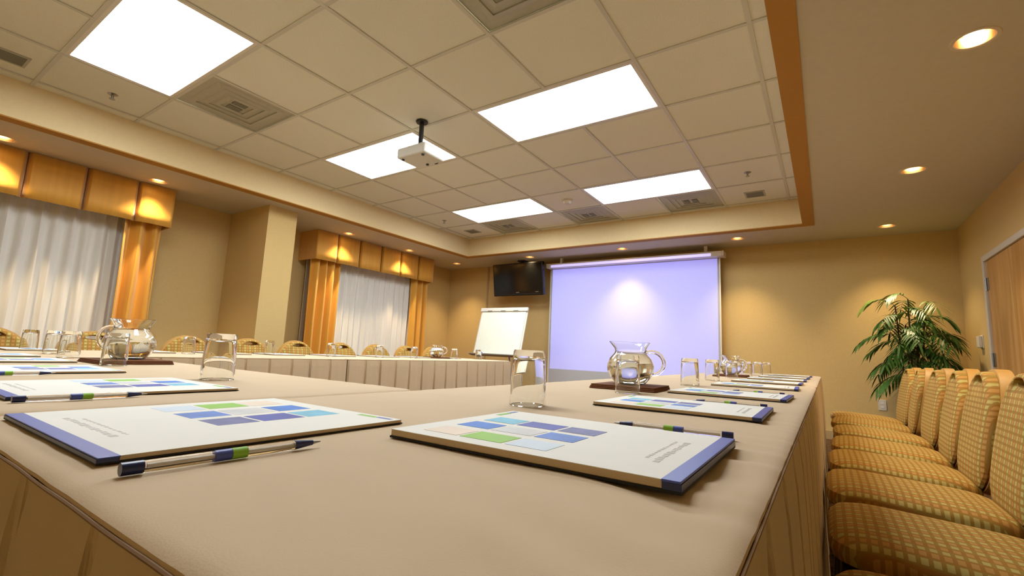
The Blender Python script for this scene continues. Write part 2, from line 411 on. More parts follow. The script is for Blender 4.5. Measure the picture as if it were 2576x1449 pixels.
def valance(y0, pleats, y1, lb):
    t = thing('window_valance', lb, 'valance', (VX, (y0+y1)/2, 1.98), 0, 'gold box-pleated valances')
    c = (y0+y1)/2; Z0, Z1 = 0, SOF-1.98-.002; edges = [y0]+pleats+[y1]
    for a, b in zip(edges, edges[1:]):
        bm = NB(); rows = []; n = 14
        for k in range(5):
            z = Z0+(Z1-Z0)*k/4; row = []
            for i in range(n+1):
                s = i/n; e = min(s, 1-s)*(b-a)
                dx = -.03*math.exp(-e/.012) + .014*(1-k/4)*math.sin(PI*s)
                if (a == y0 and s < .5) or (b == y1 and s > .5): dx = .014*(1-k/4)*math.sin(PI*s)
                row.append(bm.verts.new((dx, a-c+.003+(b-a-.006)*s, z)))
            rows.append(row)
        for A, B in zip(rows, rows[1:]):
            for i in range(n): bm.faces.new((A[i], A[i+1], B[i+1], B[i]))
        o = obj('panel', bm, 'gold', t, True); md = o.modifiers.new('thickness', 'SOLIDIFY'); md.thickness = .006; md.offset = -1
    for p in pleats:
        obj('pleat', Bx(-.04, -.034, p-c-.04, p-c+.04, .004, Z1), 'goldshaded', t)  # inset of valance fabric, its shade put into the colour
    for y in (y0, y1):
        s = 1 if y == y1 else -1
        obj('return', Bx(XL-VX+.002, -.002, y-c-.006 if s > 0 else y-c, y-c if s > 0 else y-c+.006, Z0+.002, Z1), 'gold', t)
    obj('mounting_board', Bx(XL-VX+.002, -.045, y0-c+.01, y1-c-.01, Z1-.02, Z1-.001), 'goldshaded', t)
valance(-.33, [.05, .445, .845, 1.242, 1.64], 1.95, 'gold box-pleated valance at the left edge, nearest window')
valance(3.63, [3.97, 4.355, 4.758, 5.16, 5.56], 5.90, 'gold box-pleated valance over the far window, lit by two downlights')
def drape(ya, yb, lb, seed, wl=.125):
    o = obj('drape', wavy(ya, yb, -5.775, .058, wl, .02, 2.30, seed, sharp=.8), 'gold', None, True)
    md = o.modifiers.new('thickness', 'SOLIDIFY'); md.thickness = .004
    tag(o, lb, 'curtain', 'gold side drapes')
drape(1.59, 1.925, 'gold drape right of the near sheer curtain', 3)
drape(-.31, .02, 'gold drape beyond the left edge at the near window', 4)
drape(3.65, 4.09, 'gold drape left of the far sheer curtain', 5)
drape(5.56, 5.885, 'gold drape right of the far sheer curtain', 6)
def sheer(ya, yb, lb, seed):
    o = obj('sheer_curtain', wavy(ya, yb, -5.90, .03, .105, .02, 2.30, seed, nz=8), 'sheer', None, True)
    tag(o, lb, 'curtain', 'white sheer curtains')
sheer(-.2, 1.66, 'white sheer curtain in the near window at left', 11)
sheer(3.9, 5.75, 'white sheer curtain in the far window', 12)
for n, (a, b) in enumerate(((-.15, 1.8), (3.75, 5.8)), 1):
    w = structure('window_%d' % n, Bx(XL+.001, XL+.012, a, b, .5, 2.2), 'glasspane')
    for q in (a, (a+b)/2-.025, b-.05): obj('window_frame', Bx(XL+.0125, XL+.035, q, q+.05, .5, 2.2), 'whitemetal', w)
    for z in (.5, 2.15): obj('window_frame', Bx(XL+.0125, XL+.034, a+.051, b-.051, z, z+.05), 'whitemetal', w)

# ------------------------------------------------------------------ right wall: door, thermostat; far wall: outlets, raceway
D0, D1, DZ = 4.60, 5.86, 1.90
d = structure('door_1', Bx(XR-.012, XR-.001, D0+.056, D1-.056, .008, DZ-.056, bev=.002), 'doorwood')
for a, b, z0, z1 in ((D0, D0+.052, 0, DZ), (D1-.052, D1, 0, DZ), (D0+.0525, D1-.0525, DZ-.052, DZ)):
    obj('door_frame', Bx(XR-.03, XR-.0005, a, b, z0, z1, bev=.004), 'frame', d)
for z in (1.64, .97, .25):
    h = obj('hinge', Bx(XR-.018, XR-.0125, D1-.10, D1-.056, z-.055, z+.055), 'steel', d)
    obj('hinge_pin', tube(NB(), [(XR-.024, D1-.058, z-.058), (XR-.024, D1-.058, z+.058)], .007, 10), 'steel', h, True)
hd = obj('door_handle', tube(NB(), [(XR-.0125, D0+.12, .95), (XR-.06, D0+.12, .95), (XR-.06, D0+.23, .95)], .009, 10), 'steel', d, True)
t = thing('thermostat', 'white wall thermostat between the potted palm and the door', 'thermostat', (XR, 6.2, 1.08))
obj('back_plate', Bx(-.008, -.0005, -.05, .05, 0, .125, bev=.002), 'plastic', t)
obj('cover', Bx(-.035, -.0085, -.042, .042, .008, .117, bev=.005), 'plastic', t)
for x, lb in ((.51, 'white outlet plate low on the far wall, left of the palm'), (.735, 'white outlet plate low on the far wall, behind the palm planter')):
    t = thing('wall_outlet', lb, 'outlet', (x, YF, .44), 0, 'far wall outlets')
    obj('plate', Bx(-.037, .037, -.006, -.0005, -.058, .058, bev=.002), 'plastic', t)
    for z in (-.022, .022): obj('socket', Bx(-.014, .014, -.008, -.0062, z-.014, z+.014, bev=.0008), 'whitemetal', t)
o = obj('cable_raceway', Bx(-5.14, -5.105, YF-.018, YF-.0005, .1, SOF-.002, bev=.003), 'raceway'); tag(o, 'tan vertical cable raceway on the far wall beside the television', 'cable cover')

# ------------------------------------------------------------------ projection screen
t = thing('projection_screen', 'wide pull-down projection screen glowing pale violet', 'screen', (-2.43, 6.66, .36))
obj('housing', Bx(-1.285, 1.345, -.15, .03, 1.868, 1.935, bev=.008), 'whitemetal', t)
for s in (-1, 1): obj('end_cap', Bx(.03+s*1.325-.012, .03+s*1.325+.012, -.153, .033, 1.865, 1.938, bev=.006), 'plastic', t)
obj('fabric', Bx(-1.285, 1.285, -.002, .002, .03, 1.90), 'screen', t)
for s in (-1, 1): obj('hem', Bx(s*1.293-.008, s*1.293+.008, -.003, .003, .03, 1.90), 'whitemetal', t)
obj('weight_bar', Bx(-1.29, 1.29, -.014, .014, 0, .03, bev=.006), 'whitemetal', t)
for s in (-1, 1): obj('hanger', Bx(.03+s*1.1-.02, .03+s*1.1+.02, -.08, -.04, 1.935, SOF-.36-.001), 'whitemetal', t)

# ------------------------------------------------------------------ television
t = thing('television', 'black flat television hung from the ceiling left of the screen', 'television', (-4.21, 6.45, 1.78))
R = Matrix.Rotation(math.radians(9), 4, 'X')
def tilt(bm): bmesh.ops.transform(bm, matrix=R, verts=bm.verts[:]); return bm
obj('cabinet', tilt(Bx(-.49, .49, -.02, .06, 0, .545, bev=.012)), 'tvblack', t)
obj('display', tilt(Bx(-.455, .455, -.023, -.0205, .075, .515)), 'tvscreen', t)
obj('speaker_bar', tilt(Bx(-.44, .44, -.022, -.0205, .018, .04)), 'blackmetal', t)
obj('maker_badge', tilt(Bx(-.03, .03, -.0235, -.0205, .05, .062)), 'steel', t)
obj('status_light', tilt(Bx(.34, .40, -.0235, -.0205, .052, .062)), 'steel', t)
obj('mount_plate', tilt(Bx(-.15, .15, .061, .075, .15, .40)), 'blackmetal', t)
obj('mount_pole', tube(NB(), [(0, .04, .30), (0, .10, .34), (0, .10, SOF-1.78-.02)], .018, 12), 'blackmetal', t, True)
obj('ceiling_plate', Bx(-.07, .07, .03, .17, SOF-1.78-.02, SOF-1.78-.001, bev=.003), 'blackmetal', t)

# ------------------------------------------------------------------ flip chart
FC = thing('flip_chart', 'white paper flip chart on an easel in front of the far wall', 'flip chart', (-3.885, 5.42, 0))
LEAN = math.atan2(.17, .66)
def leaned(bm):
    bmesh.ops.transform(bm, matrix=Matrix.Translation((0, 0, .80)) @ Matrix.Rotation(-LEAN, 4, 'X'), verts=bm.verts[:]); return bm
obj('back_board', leaned(Bx(-.41, .41, .004, .016, 0, .70, bev=.002)), 'whitemetal', FC)
obj('paper_pad', leaned(Bx(-.385, .385, -.008, .0035, .012, .645)), 'flip', FC)
cl = obj('clamp_bar', leaned(Bx(-.415, .415, -.022, .004, .648, .705, bev=.006)), 'whitemetal', FC)
for x in (-.24, .0, .22): obj('clamp_knob', leaned(Bx(x-.04, x+.04, -.026, -.0225, .65, .66)), 'steel', cl)
obj('ledge', leaned(Bx(-.435, .435, -.07, .02, -.02, -.001, bev=.004)), 'steel', FC)
for s in (-1, 1):
    obj('leg', tube(NB(), [(s*.30, .02, .80), (s*.40, -.22, .012)], .014, 10), 'steel', FC, True)
obj('leg', tube(NB(), [(0, .19, 1.40), (0, .55, .012)], .014, 10), 'steel', FC, True)
o = obj('whiteboard_eraser', Bx(-.05, .05, -.02, .02, 0, .022, bev=.004), 'blueplastic'); o.location = (-4.16, 5.39, .8065); tag(o, 'small blue eraser on the flip chart ledge', 'eraser')

# ------------------------------------------------------------------ ceiling projector
PX, PY, PZ = -2.65, 2.53, 2.345
P = thing('projector', 'white projector hanging from the ceiling on a black pole', 'projector', (PX, PY, PZ))
obj('body', Bx(-.15, .15, -.115, .115, 0, .085, bev=.014, seg=3), 'greyplastic', P)
obj('lens_barrel', lathe(NB(), [(0, 0), (.036, 0), (.038, .02), (.03, .022), (.028, .012), (0, .010)], 24), 'blackmetal', P, True)
lb_ = P.children[-1]; lb_.rotation_euler = (-PI/2, 0, 0); lb_.location = (.05, .1155, .045)
for k in range(6): obj('air_slot', Bx(-.1505, -.1495, -.07+k*.025, -.055+k*.025, .025, .06), 'ventdark', P)
for x, y in ((-.11, -.08), (.11, -.08), (0, .085)): obj('foot', lathe(NB(), [(0, -.01), (.012, -.01), (.012, -.0005), (0, -.0005)], 12, x, y), 'blackmetal', P)
obj('mount_bracket', Bx(-.06, .06, -.06, .06, .0855, .10, bev=.004), 'blackmetal', P)
obj('mount_pole', tube(NB(), [(0, -.01, .10), (0, -.01, CEIL-PZ-.012)], .019, 14), 'blackmetal', P, True)
obj('ceiling_flange', lathe(NB(), [(0, CEIL-PZ-.014), (.045, CEIL-PZ-.012), (.05, CEIL-PZ-.002), (0, CEIL-PZ-.002)], 24, 0, -.01), 'blackmetal', P, True)
# the projector's beam: a rectangular violet image thrown square on to the screen
ld = bpy.data.lights.new('projector_beam', 'SPOT'); ld.energy = PROJ_W; ld.spot_size = math.radians(80); ld.spot_blend = 0; ld.shadow_soft_size = .004
ld.color = (.34, .33, 1.0)
lo = bpy.data.objects.new('projector_beam', ld); COL.objects.link(lo); lo.parent = P; lo.location = (.05, .145, .045); lo.rotation_euler = (PI/2, 0, 0)
ld.use_nodes = True; n = ld.node_tree; L = n.links; em = n.nodes['Emission']
tc = n.nodes.new('ShaderNodeTexCoord'); sp = n.nodes.new('ShaderNodeSeparateXYZ'); L.new(tc.outputs['Normal'], sp.inputs[0])
def mth(op, a, b):
    k = n.nodes.new('ShaderNodeMath'); k.operation = op
    for i, v in enumerate((a, b)):
        if hasattr(v, 'links'): L.new(v, k.inputs[i])
        else: k.inputs[i].default_value = v
    return k.outputs[0]
dist = 6.658-(PY+.145); lx, lz = PX+.05, PZ+.045
cxs, hw = (-2.43-lx)/dist, 1.262/dist
z_lo, z_hi = .615, 2.265; czs, hh = ((z_lo+z_hi)/2-lz)/dist, (z_hi-z_lo)/2/dist
az = mth('ABSOLUTE', sp.outputs[2], 0)
mx_ = mth('LESS_THAN', mth('ABSOLUTE', mth('SUBTRACT', mth('DIVIDE', sp.outputs[0], az), cxs), 0), hw)
my_ = mth('LESS_THAN', mth('ABSOLUTE', mth('SUBTRACT', mth('DIVIDE', sp.outputs[1], az), czs), 0), hh)
L.new(mth('MULTIPLY', mx_, my_), em.inputs['Strength'])

# ------------------------------------------------------------------ tables with fitted, box-pleated covers
def table(x0, x1, y0, y1, sides, lb, fine=.025, seed=0, wr=.0015, cut={}, ruck=0):
    t = thing('banquet_table', lb, 'table', ((x0+x1)/2, (y0+y1)/2, 0), 0, 'cloth-covered tables in a U')
    W, D = x1-x0, y1-y0; ins = .045
    bm = NB(); nx = max(4, int((W-2*ins)/fine)); ny = max(4, int((D-2*ins)/fine)); g = []
    def hz(x, y):
        ex = min(x+W/2, W/2-x); ey = min(y+D/2, D/2-y)
        fx = math.exp(-ex/.07); fy = math.exp(-ey/.07)
        q = wr*fx*noise.noise(Vector((x*4, y*26, seed)))*1.6+wr*fy*noise.noise(Vector((x*26, y*4, seed+5)))*1.6
        e = min(ex, ey)
        if ruck:
            rx = W/2-x
            amp = ruck*math.exp(-rx/.11)*max(0, min(1, (1.1-(y+D/2))/.5))
            q += amp*(noise.noise(Vector(((.38*x+y)*34, (x-.38*y)*4, seed+9)))-.3)
            q = min(q, .0003)
        return q-.0012*math.exp(-e/.03)
    for i in range(nx+1):
        x = -W/2+ins+(W-2*ins)*i/nx
        g.append([bm.verts.new((x, -D/2+ins+(D-2*ins)*j/ny, TZ+hz(x, -D/2+ins+(D-2*ins)*j/ny))) for j in range(ny+1)])
    for i in range(nx):
        for j in range(ny): bm.faces.new((g[i][j], g[i+1][j], g[i+1][j+1], g[i][j+1]))
    per = [(i, 0) for i in range(nx)]+[(nx, j) for j in range(ny)]+[(i, ny) for i in range(nx, 0, -1)]+[(0, j) for j in range(ny, 0, -1)]
    prof = [(.020, -.0002), (.034, -.0012), (.041, -.0028), (.0445, -.0052), (.045, -.0075)]
    rings = [[g[i][j] for i, j in per]]
    for off, dz in prof:
        ring = []
        for i, j in per:
            v = g[i][j].co; dx = (-1 if i == 0 else 1 if i == nx else 0); dy = (-1 if j == 0 else 1 if j == ny else 0)
            k = .84 if dx and dy else 1
            x, y = v.x+dx*off*k, v.y+dy*off*k
            w = .0008*noise.noise(Vector((x*30, y*30, seed+2)))*(wr/.0015)*off/.045
            ring.append(bm.verts.new((x, y, TZ+dz+w+hz(v.x, v.y)*(1-off/.06))))
        rings.append(ring)
    for A, B in zip(rings, rings[1:]):
        for k in range(len(A)): bm.faces.new((A[k], A[(k+1) % len(A)], B[(k+1) % len(A)], B[k]))
    obj('table_cover', bm, 'cloth', t, True)
    # piping along the seam under the roll
    bm = NB(); h = .001
    cs = [(-W/2-h, -D/2-h), (W/2+h, -D/2-h), (W/2+h, D/2+h), (-W/2-h, D/2+h)]
    seg = {'S': (0, 1), 'E': (1, 2), 'N': (2, 3), 'W': (3, 0)}
    for s in sides:
        a, b = cs[seg[s][0]], cs[seg[s][1]]; nn = 40
        tube(bm, [(a[0]+(b[0]-a[0])*k/nn, a[1]+(b[1]-a[1])*k/nn, TZ-.0085+.0003*math.sin(k*.9+seed)) for k in range(nn+1)], .0012, 6)
    obj('piping', bm, 'piping', t, True)
    # skirt: flat box pleats with narrow dark slits
    PL = .14; rnd = random.Random(seed+31)
    nrm = {'S': (0, -1), 'E': (1, 0), 'N': (0, 1), 'W': (-1, 0)}
    for s in sides:
        a, b = Vector(cs[seg[s][0]]), Vector(cs[seg[s][1]])
        if s in cut:
            c_ = Vector((a.x, cut[s]-(y0+y1)/2))
            if s == 'W': b = c_
            else: a = c_
        Ln = (b-a).length; npl = max(1, round(Ln/PL)); pl = Ln/npl
        st = []
        for k in range(npl):
            jit = rnd.uniform(-.008, .008)
            for f, o_ in ((0, 0), (.02, -1.3), (.07, -1.3), (.10, 1), (.3, 1.0+rnd.uniform(-.2, .3)), (.5, 1+rnd.uniform(-.3, .4)), (.7, 1.0+rnd.uniform(-.2, .3)), (.94, 1), (.97, 0)):
                st.append(((k+f)*pl+jit*(0 < k), o_))
        st = sorted(st); st.append((Ln, 0))
        bm = NB(); rows = []; N2 = Vector(nrm[s])
        for kz, z in enumerate((TZ-.0075, TZ-.018, TZ-.05, TZ-.14, TZ-.3, TZ-.5, .012)):
            fl = (0, .12, .35, .6, .85, 1, 1.15)[kz]; row = []
            for q, (sv, o_) in enumerate(st):
                p = a+(b-a)*(max(0, min(Ln, sv))/Ln)
                off = (.010*o_+.003)*fl+.006*fl*noise.noise(Vector((sv*5, z*3, seed)))
                p = p+N2*max(-.012, off)
                row.append(bm.verts.new((p.x, p.y, z)))
            rows.append(row)
        for A, B in zip(rows, rows[1:]):
            for q in range(len(A)-1): bm.faces.new((A[q], A[q+1], B[q+1], B[q]))
        obj('skirt', bm, 'cloth', t)
    obj('tabletop', Bx(-W/2+.03, W/2-.03, -D/2+.03, D/2-.03, TZ-.035, TZ-.012), 'doorwood', t)
    for sx in (-1, 1):
        for sy in (-1, 1):
            obj('leg', tube(NB(), [(sx*(W/2-.12), sy*(D/2-.12), 0), (sx*(W/2-.12), sy*(D/2-.12), TZ-.036)], .015, 8), 'steel', t, True)
    return t
TX0, TX1, TY0, TYI = -.785, -.039, .102, .80
LX0, LX1 = -3.45, -2.70
G_ = .004
table(TX0, TX1, TY0, 2.5-G_, 'SEW', 'taupe pleated-cover table in the right foreground under the nearest notepad and pitcher', fine=.009, seed=1, wr=.0015, cut={'W': .83}, ruck=.0085)
table(TX0, TX1, 2.5+G_, 4.9, 'ENW', 'taupe pleated-cover table at the far end of the right-hand row', seed=2)
table(LX1+G_, TX0-3*G_, TY0, TYI, 'SN', 'taupe pleated-cover table in the left foreground under a row of notepads', fine=.018, seed=3, wr=.002)
table(LX0, LX1-G_, TY0, 2.05-G_, 'SEW', 'taupe pleated-cover table at the left corner behind the near pitcher', seed=4, cut={'E': .83})
table(LX0, LX1-G_, 2.05+G_, 4.05, 'ENW', 'taupe pleated-cover table at the far left in front of the flip chart', seed=5)

# ------------------------------------------------------------------ banquet chairs (front is local +Y)
def make_chair():
    t = thing('banquet_chair', 'x', 'chair')
    # seat cushion: rounded, crowned
    bm = NB(); n = 40; hw, hd = .212, .245; rings = []
    def ringpt(k, s, z):
        a = 2*PI*k/n; c, sn = math.cos(a), math.sin(a); e = .38
        x = math.copysign(abs(c)**e, c)*hw*s; y = math.copysign(abs(sn)**e, sn)*hd*s
        x *= 1+.06*(y/hd)
        return bm.verts.new((x, y+.024, z+.012*(y/hd)))
    for s, z in ((.93, .385), (.985, .392), (1.0, .41), (.985, .43), (.93, .444), (.8, .455), (.55, .463), (.28, .466)):
        rings.append([ringpt(k, s, z) for k in range(n)])
    for A, B in zip(rings, rings[1:]):
        for k in range(n): bm.faces.new((A[k], A[(k+1) % n], B[(k+1) % n], B[k]))
    bm.faces.new(rings[-1]); bm.faces.new(rings[0][::-1])
    obj('seat', bm, 'seatfab', t, True)
    obj('seat_pan', Bx(-.195, .195, -.195, .24, .362, .384, bev=.006), 'seatunder', t)
    # back: arch outline with hand hole
    def outline(g, n=56):
        pts = []; a, zc, zt, zb = .200+g, .62, .246+g, .395-g
        for k in range(n):
            q = k/n
            th = 2*PI*q
            c, s = math.cos(th), math.sin(th)
            if s >= 0: pts.append((a*c, zc+zt*s))
            else:
                e = .42; pts.append((math.copysign(abs(c)**e, c)*(a-.012*abs(s)), zc-(zc-zb)*abs(s)**e))
        return pts
    def hole(g, n=56): return [((.052+g)*math.cos(2*PI*k/n), .826+(.013+g)*math.sin(2*PI*k/n)) for k in range(n)]
    slope = (.30-.215)/(.855-.40)
    def yb(z): return -.205-(z-.40)*slope
    def slab(front, back, g, bulge):
        bm = NB(); n = 56; O, H = outline(g), hole(-g*.5)
        def ring(s, d, curve):
            out = []
            for (x1, z1), (x2, z2) in zip(O, H):
                x, z = x1+(x2-x1)*s, z1+(z2-z1)*s
                out.append(bm.verts.new((x, yb(z)+d-.025*(x/.2)**2*0+curve, z)))
            return out
        fr = [ring(0, (front+back)/2, 0)]+[ring(s, front, bulge*c) for s, c in ((.015, .12), (.05, .35), (.12, .65), (.28, .92), (.55, 1), (.8, 1), (.95, .9), (1, .45))]
        bk = [ring(s, back, 0) for s in (1, .5, .02)]
        allr = fr+bk
        for A, B in zip(allr, allr[1:]+[allr[0]]):
            for k in range(n): bm.faces.new((A[k], A[(k+1) % n], B[(k+1) % n], B[k]))
        return bm
    obj('backrest', slab(.008, -.006, -.006, .024), 'backfab', t, True)
    obj('back_shell', slab(-.007, -.052, .004, 0), 'shell', t, True)
    for s in (-1, 1):
        obj('back_upright', tube(NB(), [(s*.19, -.20, .36), (s*.19, yb(.40)-.055, .42), (s*.196, yb(.70)-.055, .70)], .015, 8), 'bronzeleg', t, True)
        obj('leg', tube(NB(), [(s*.185, .225, .362), (s*.20, .25, 0)], .012, 8), 'bronzeleg', t, True)
        obj('leg', tube(NB(), [(s*.19, -.185, .362), (s*.20, -.25, 0)], .012, 8), 'bronzeleg', t, True)
        obj('stretcher', tube(NB(), [(s*.192, .235, .22), (s*.195, -.21, .22)], .008, 8), 'bronzeleg', t, True)
    return t
proto = make_chair(); first = [True]
def chair(x, y, rz, lb, grp):
    o = proto if first[0] else copy_tree(proto); first[0] = False
    o.location = (x, y, 0); o.rotation_euler = (0, 0, rz); o['label'] = lb; o['group'] = grp
RC = [(.255, 1.04, 'nearest gold banquet chair, only its dark seat edge showing at the bottom right corner'),
      (.255, 1.60, 'gold banquet chair at right with large shaded seat, back cut off by the frame'),
      (.250, 2.14, 'gold patterned banquet chair at right, the nearest whose whole back shows'),
      (.260, 2.67, 'gold patterned banquet chair at right, second whole back from the front'),
      (.275, 3.22, 'gold patterned banquet chair at right, third whole back from the front'),
      (.29, 3.84, 'gold patterned banquet chair at right, fourth whole back from the front'),
      (.285, 4.46, 'gold patterned banquet chair at right, brightly lit and nearest the palm'),
      (.285, 4.98, 'last gold banquet chair of the right row, mostly hidden behind the lit one')]
for i, (x, y, lb) in enumerate(RC): chair(x, y, PI/2+(0, .0, .0, .01, -.02, .02, -.05, .06)[i], lb, 'chairs along the right-hand tables')
LCY = [(.59, 'gold chair top at the left picture edge, behind the near tumblers'), (1.07, 'gold chair top just left of the near water pitcher'), (1.63, 'gold chair top between the near pitcher and the big left tumbler'),
       (2.09, 'gold chair top just right of the big left tumbler'), (2.53, 'gold chair top in front of the bright wall column edge and far drape'), (3.02, 'gold chair top below the left edge of the far sheer curtain'),
       (3.47, 'gold chair top below the middle of the far sheer curtain'), (3.92, 'gold chair top below the right-hand far drape'), (4.37, 'gold chair top farthest away, behind the small distant pitcher')]
for i, (y, lb) in enumerate(LCY): chair(-3.80+(0, 0, 0, .01, 0, -.01, 0, 0, .0)[i], y, -PI/2, lb, 'chairs behind the left-hand tables')

# ------------------------------------------------------------------ notepads, pens
NW, NL, NH = .225, .285, .0088
def make_pad():
    t = thing('notepad', 'x', 'notepad')
    obj('backing_board', Bx(-NW/2-.001, NW/2+.001, -.001, NL+.001, 0, .0022), 'board', t)
    obj('page_block', Bx(-NW/2, NW/2, .0127, NL, .0023, NH-.0006), 'padedge', t)
    cv = obj('cover', Bx(-NW/2-.0005, NW/2+.0005, .0125, NL+.0005, NH-.0005, NH), 'paper', t)
    obj('binding_strip', Bx(-NW/2-.0012, NW/2+.0012, -.0006, .013, NH-.0015, NH+.0004, bev=.0005), 'spine', t)
    obj('binding_edge', Bx(-NW/2-.001, NW/2+.001, -.001, .0125, .0023, NH-.0016), 'navy', t)
    z0, z1 = NH+.00005, NH+.0003
    U = ((.09, .25), (.32, .48), (.54, .70)); V = ((.41, .56), (.575, .745), (.76, .91))
    cols = (('palesky', 'green', 'peach'), ('blue', 'silver', 'skyblue'), ('slate', 'indigo', 'teal'))
    for a in range(3):
        for b in range(3):
            obj('printed_panel', Bx(-NW/2+U[a][0]*NW, -NW/2+U[a][1]*NW, V[b][0]*NL, V[b][1]*NL, z0, z1), cols[a][b], cv)
    rnd = random.Random(2)
    for v, ua, ub, wd_ in ((.115, .22, .72, .007), (.150, .27, .70, .003)):
        bm = NB(); u = ua
        while u < ub:
            w_ = rnd.uniform(.012, .035)
            box(bm, -NW/2+u*NW, -NW/2+min(ub, u+w_)*NW, v*NL-wd_/2*rnd.uniform(.5, 1), v*NL+wd_/2*rnd.uniform(.4, 1), z0, z1-.0001); u += w_+.014
        obj('printed_line', bm, 'greytext', cv)
    obj('corner_logo', Bx(NW/2-.052, NW/2-.026, NL-.014, NL-.007, z0, z1), 'green', cv)
    obj('corner_logo', Bx(NW/2-.026, NW/2-.006, NL-.012, NL-.006, z0, z1), 'spine', cv)
    return t
pad0 = make_pad(); pf = [True]
def pad(x, y, rz, lb, grp, s=1.0, sz=.8):
    o = pad0 if pf[0] else copy_tree(pad0); pf[0] = False
    o.location = (x, y, TZ+.0008); o.rotation_euler = (0, 0, rz); o.scale = (s if not isinstance(s, tuple) else s[0], s if not isinstance(s, tuple) else s[1], sz); o['label'] = lb; o['group'] = grp
g1 = 'notepads on the near left table'
pad(-.585, .128, 0, 'large white notepad with blue spine at left, nearest the camera', g1, (1.28, 1.03), .55)
pad(-1.06, .158, .0, 'white notepad at the left edge, second from the camera', g1, (1.3, 1.05), .55)
pad(-1.59, .165, 0, 'white notepad at the left edge, third from the camera', g1, (1.25, 1.0), .55)
pad(-2.08, .165, 0, 'white notepad at the left edge, fourth from the camera', g1, 1.1, .55)
pad(-2.50, .165, 0, 'white notepad at the left edge, fifth and farthest of its row', g1, 1.1, .55)
g2 = 'notepads along the right-hand tables'
for i, (x, y, s) in enumerate(((-.088, .468, 1.03), (-.09, .966, 1.0), (-.082, 1.452, 1.0), (-.088, 2.06, 1.0), (-.095, 2.58, 1), (-.095, 3.12, 1), (-.095, 3.68, 1), (-.095, 4.3, 1))):
    pad(x, y, PI/2+(.0, .01, -.02, .03, 0, .02, -.01, 0)[i], 'white notepad on the right tables, '+('the big one nearest the camera', 'second from the camera, with pen behind it', 'third from the camera', 'fourth from the camera', 'fifth from the camera', 'sixth from the camera', 'seventh from the camera', 'last and farthest from the camera')[i], g2, s, 1.0 if i == 0 else .8)
g3 = 'notepads along the left tables'
for i, y in enumerate((.62, 1.07, 1.5, 1.88, 2.32, 2.78, 3.2, 3.62)):
    pad(-3.39, y, -PI/2, 'thin white notepad edge on the far left tables, '+('first', 'second', 'third', 'fourth', 'fifth', 'sixth', 'seventh', 'eighth')[i]+' from the left', g3)
def make_pen():     # lies along local +Y, cap end at y = 0
    t = thing('ballpoint_pen', 'x', 'pen'); r = .0045
    def cyl(name, y0, y1, ra, rb, m_, parent=t, n=12):
        o = obj(name, tube(NB(), [(0, y0, r), (0, y1, r)], [ra, rb], n), m_, parent, True); return o
    cyl('barrel', .013, .122, r*.92, r*.92, 'clear'); cyl('ink_tube', .015, .135, .0014, .0014, 'whitemetal')
    cyl('end_cap', 0, .0128, r, r, 'navy')
    cyl('blue_band', .058, .070, r*.97, r*.97, 'spine'); cyl('green_band', .0702, .082, r*.97, r*.97, 'green')
    cyl('grip', .1222, .140, r*.95, r*.5, 'navy'); cyl('tip', .1402, .148, r*.4, .0006, 'steel')
    return t
pen0 = make_pen(); qf = [True]
def pen(x, y, rz, lb):
    o = pen0 if qf[0] else copy_tree(pen0); qf[0] = False
    o.location = (x, y, TZ+.0006); o.rotation_euler = (0, 0, rz); o['label'] = lb; o['group'] = 'clear ballpoint pens'
pen(-.397, .128, -.03, 'clear pen with navy end cap beside the nearest left notepad')
pen(-.885, .158, .0, 'clear pen at the left edge beside the second notepad')
pen(-1.415, .165, -.02, 'clear pen at the left edge beside the third notepad')
pen(-.097, .640, PI/2+.09, 'clear pen behind the big notepad on the right table')
pen(-.105, 1.125, PI/2+.03, 'clear pen behind the second notepad on the right table')
pen(-.105, 1.62, PI/2-.03, 'clear pen behind the third notepad on the right table')

# ------------------------------------------------------------------ tumblers, pitchers, napkins
def make_glass():
    t = thing('tumbler', 'x', 'glass')
    prof = [(.0318, 0), (.033, .0012), (.0315, .05), (.0292, .094), (.0275, .0985), (0, .0985), ]
    inn = [(0, .083), (.0245, .084), (.0265, .08), (.029, .05), (.0304, .0)]
    bm = NB(); lathe(bm, prof+[], 40); b2 = lathe(NB(), inn, 40)
    me = bpy.data.meshes.new('tmp'); b2.to_mesh(me); b2.free(); bm.from_mesh(me); bpy.data.meshes.remove(me)
    # join the rim
    bm.verts.ensure_lookup_table()
    r_out = sorted([v for v in bm.verts if abs(v.co.z) < 1e-6 and abs(v.co.xy.length-.0318) < 1e-5], key=lambda v: math.atan2(v.co.y, v.co.x))
    r_in = sorted([v for v in bm.verts if abs(v.co.z) < 1e-6 and abs(v.co.xy.length-.0304) < 1e-5], key=lambda v: math.atan2(v.co.y, v.co.x))
    for k in range(40): bm.faces.new((r_out[k], r_out[(k+1) % 40], r_in[(k+1) % 40], r_in[k]))
    obj('glass_wall', bm, 'glass', t, True)
    return t
gl0 = make_glass(); gf = [True]
def tumbler(x, y, lb, grp, s=1.0):
    o = gl0 if gf[0] else copy_tree(gl0); gf[0] = False
    o.location = (x, y, TZ+.0006); o.rotation_euler = (0, 0, x*7); o.scale = (s, s, s); o['label'] = lb; o['group'] = grp
gr, gl = 'upturned tumblers on the right tables', 'upturned tumblers on the left tables'
tumbler(-.452, .737, 'large upturned tumbler in the middle foreground, in front of the flip chart', gr)
tumbler(-.438, 1.215, 'upturned tumbler standing in front of the right-hand pitcher', gr)
tumbler(-.42, 1.82, 'upturned tumbler just right of the right-hand pitcher', gr)
tumbler(-.455, 2.42, 'upturned tumbler in front of the right edge of the projection screen', gr)
tumbler(-.455, 2.98, 'upturned tumbler at left in the distant cluster around the second pitcher', gr)
tumbler(-.43, 3.4, 'upturned tumbler in the middle of the distant right cluster', gr)
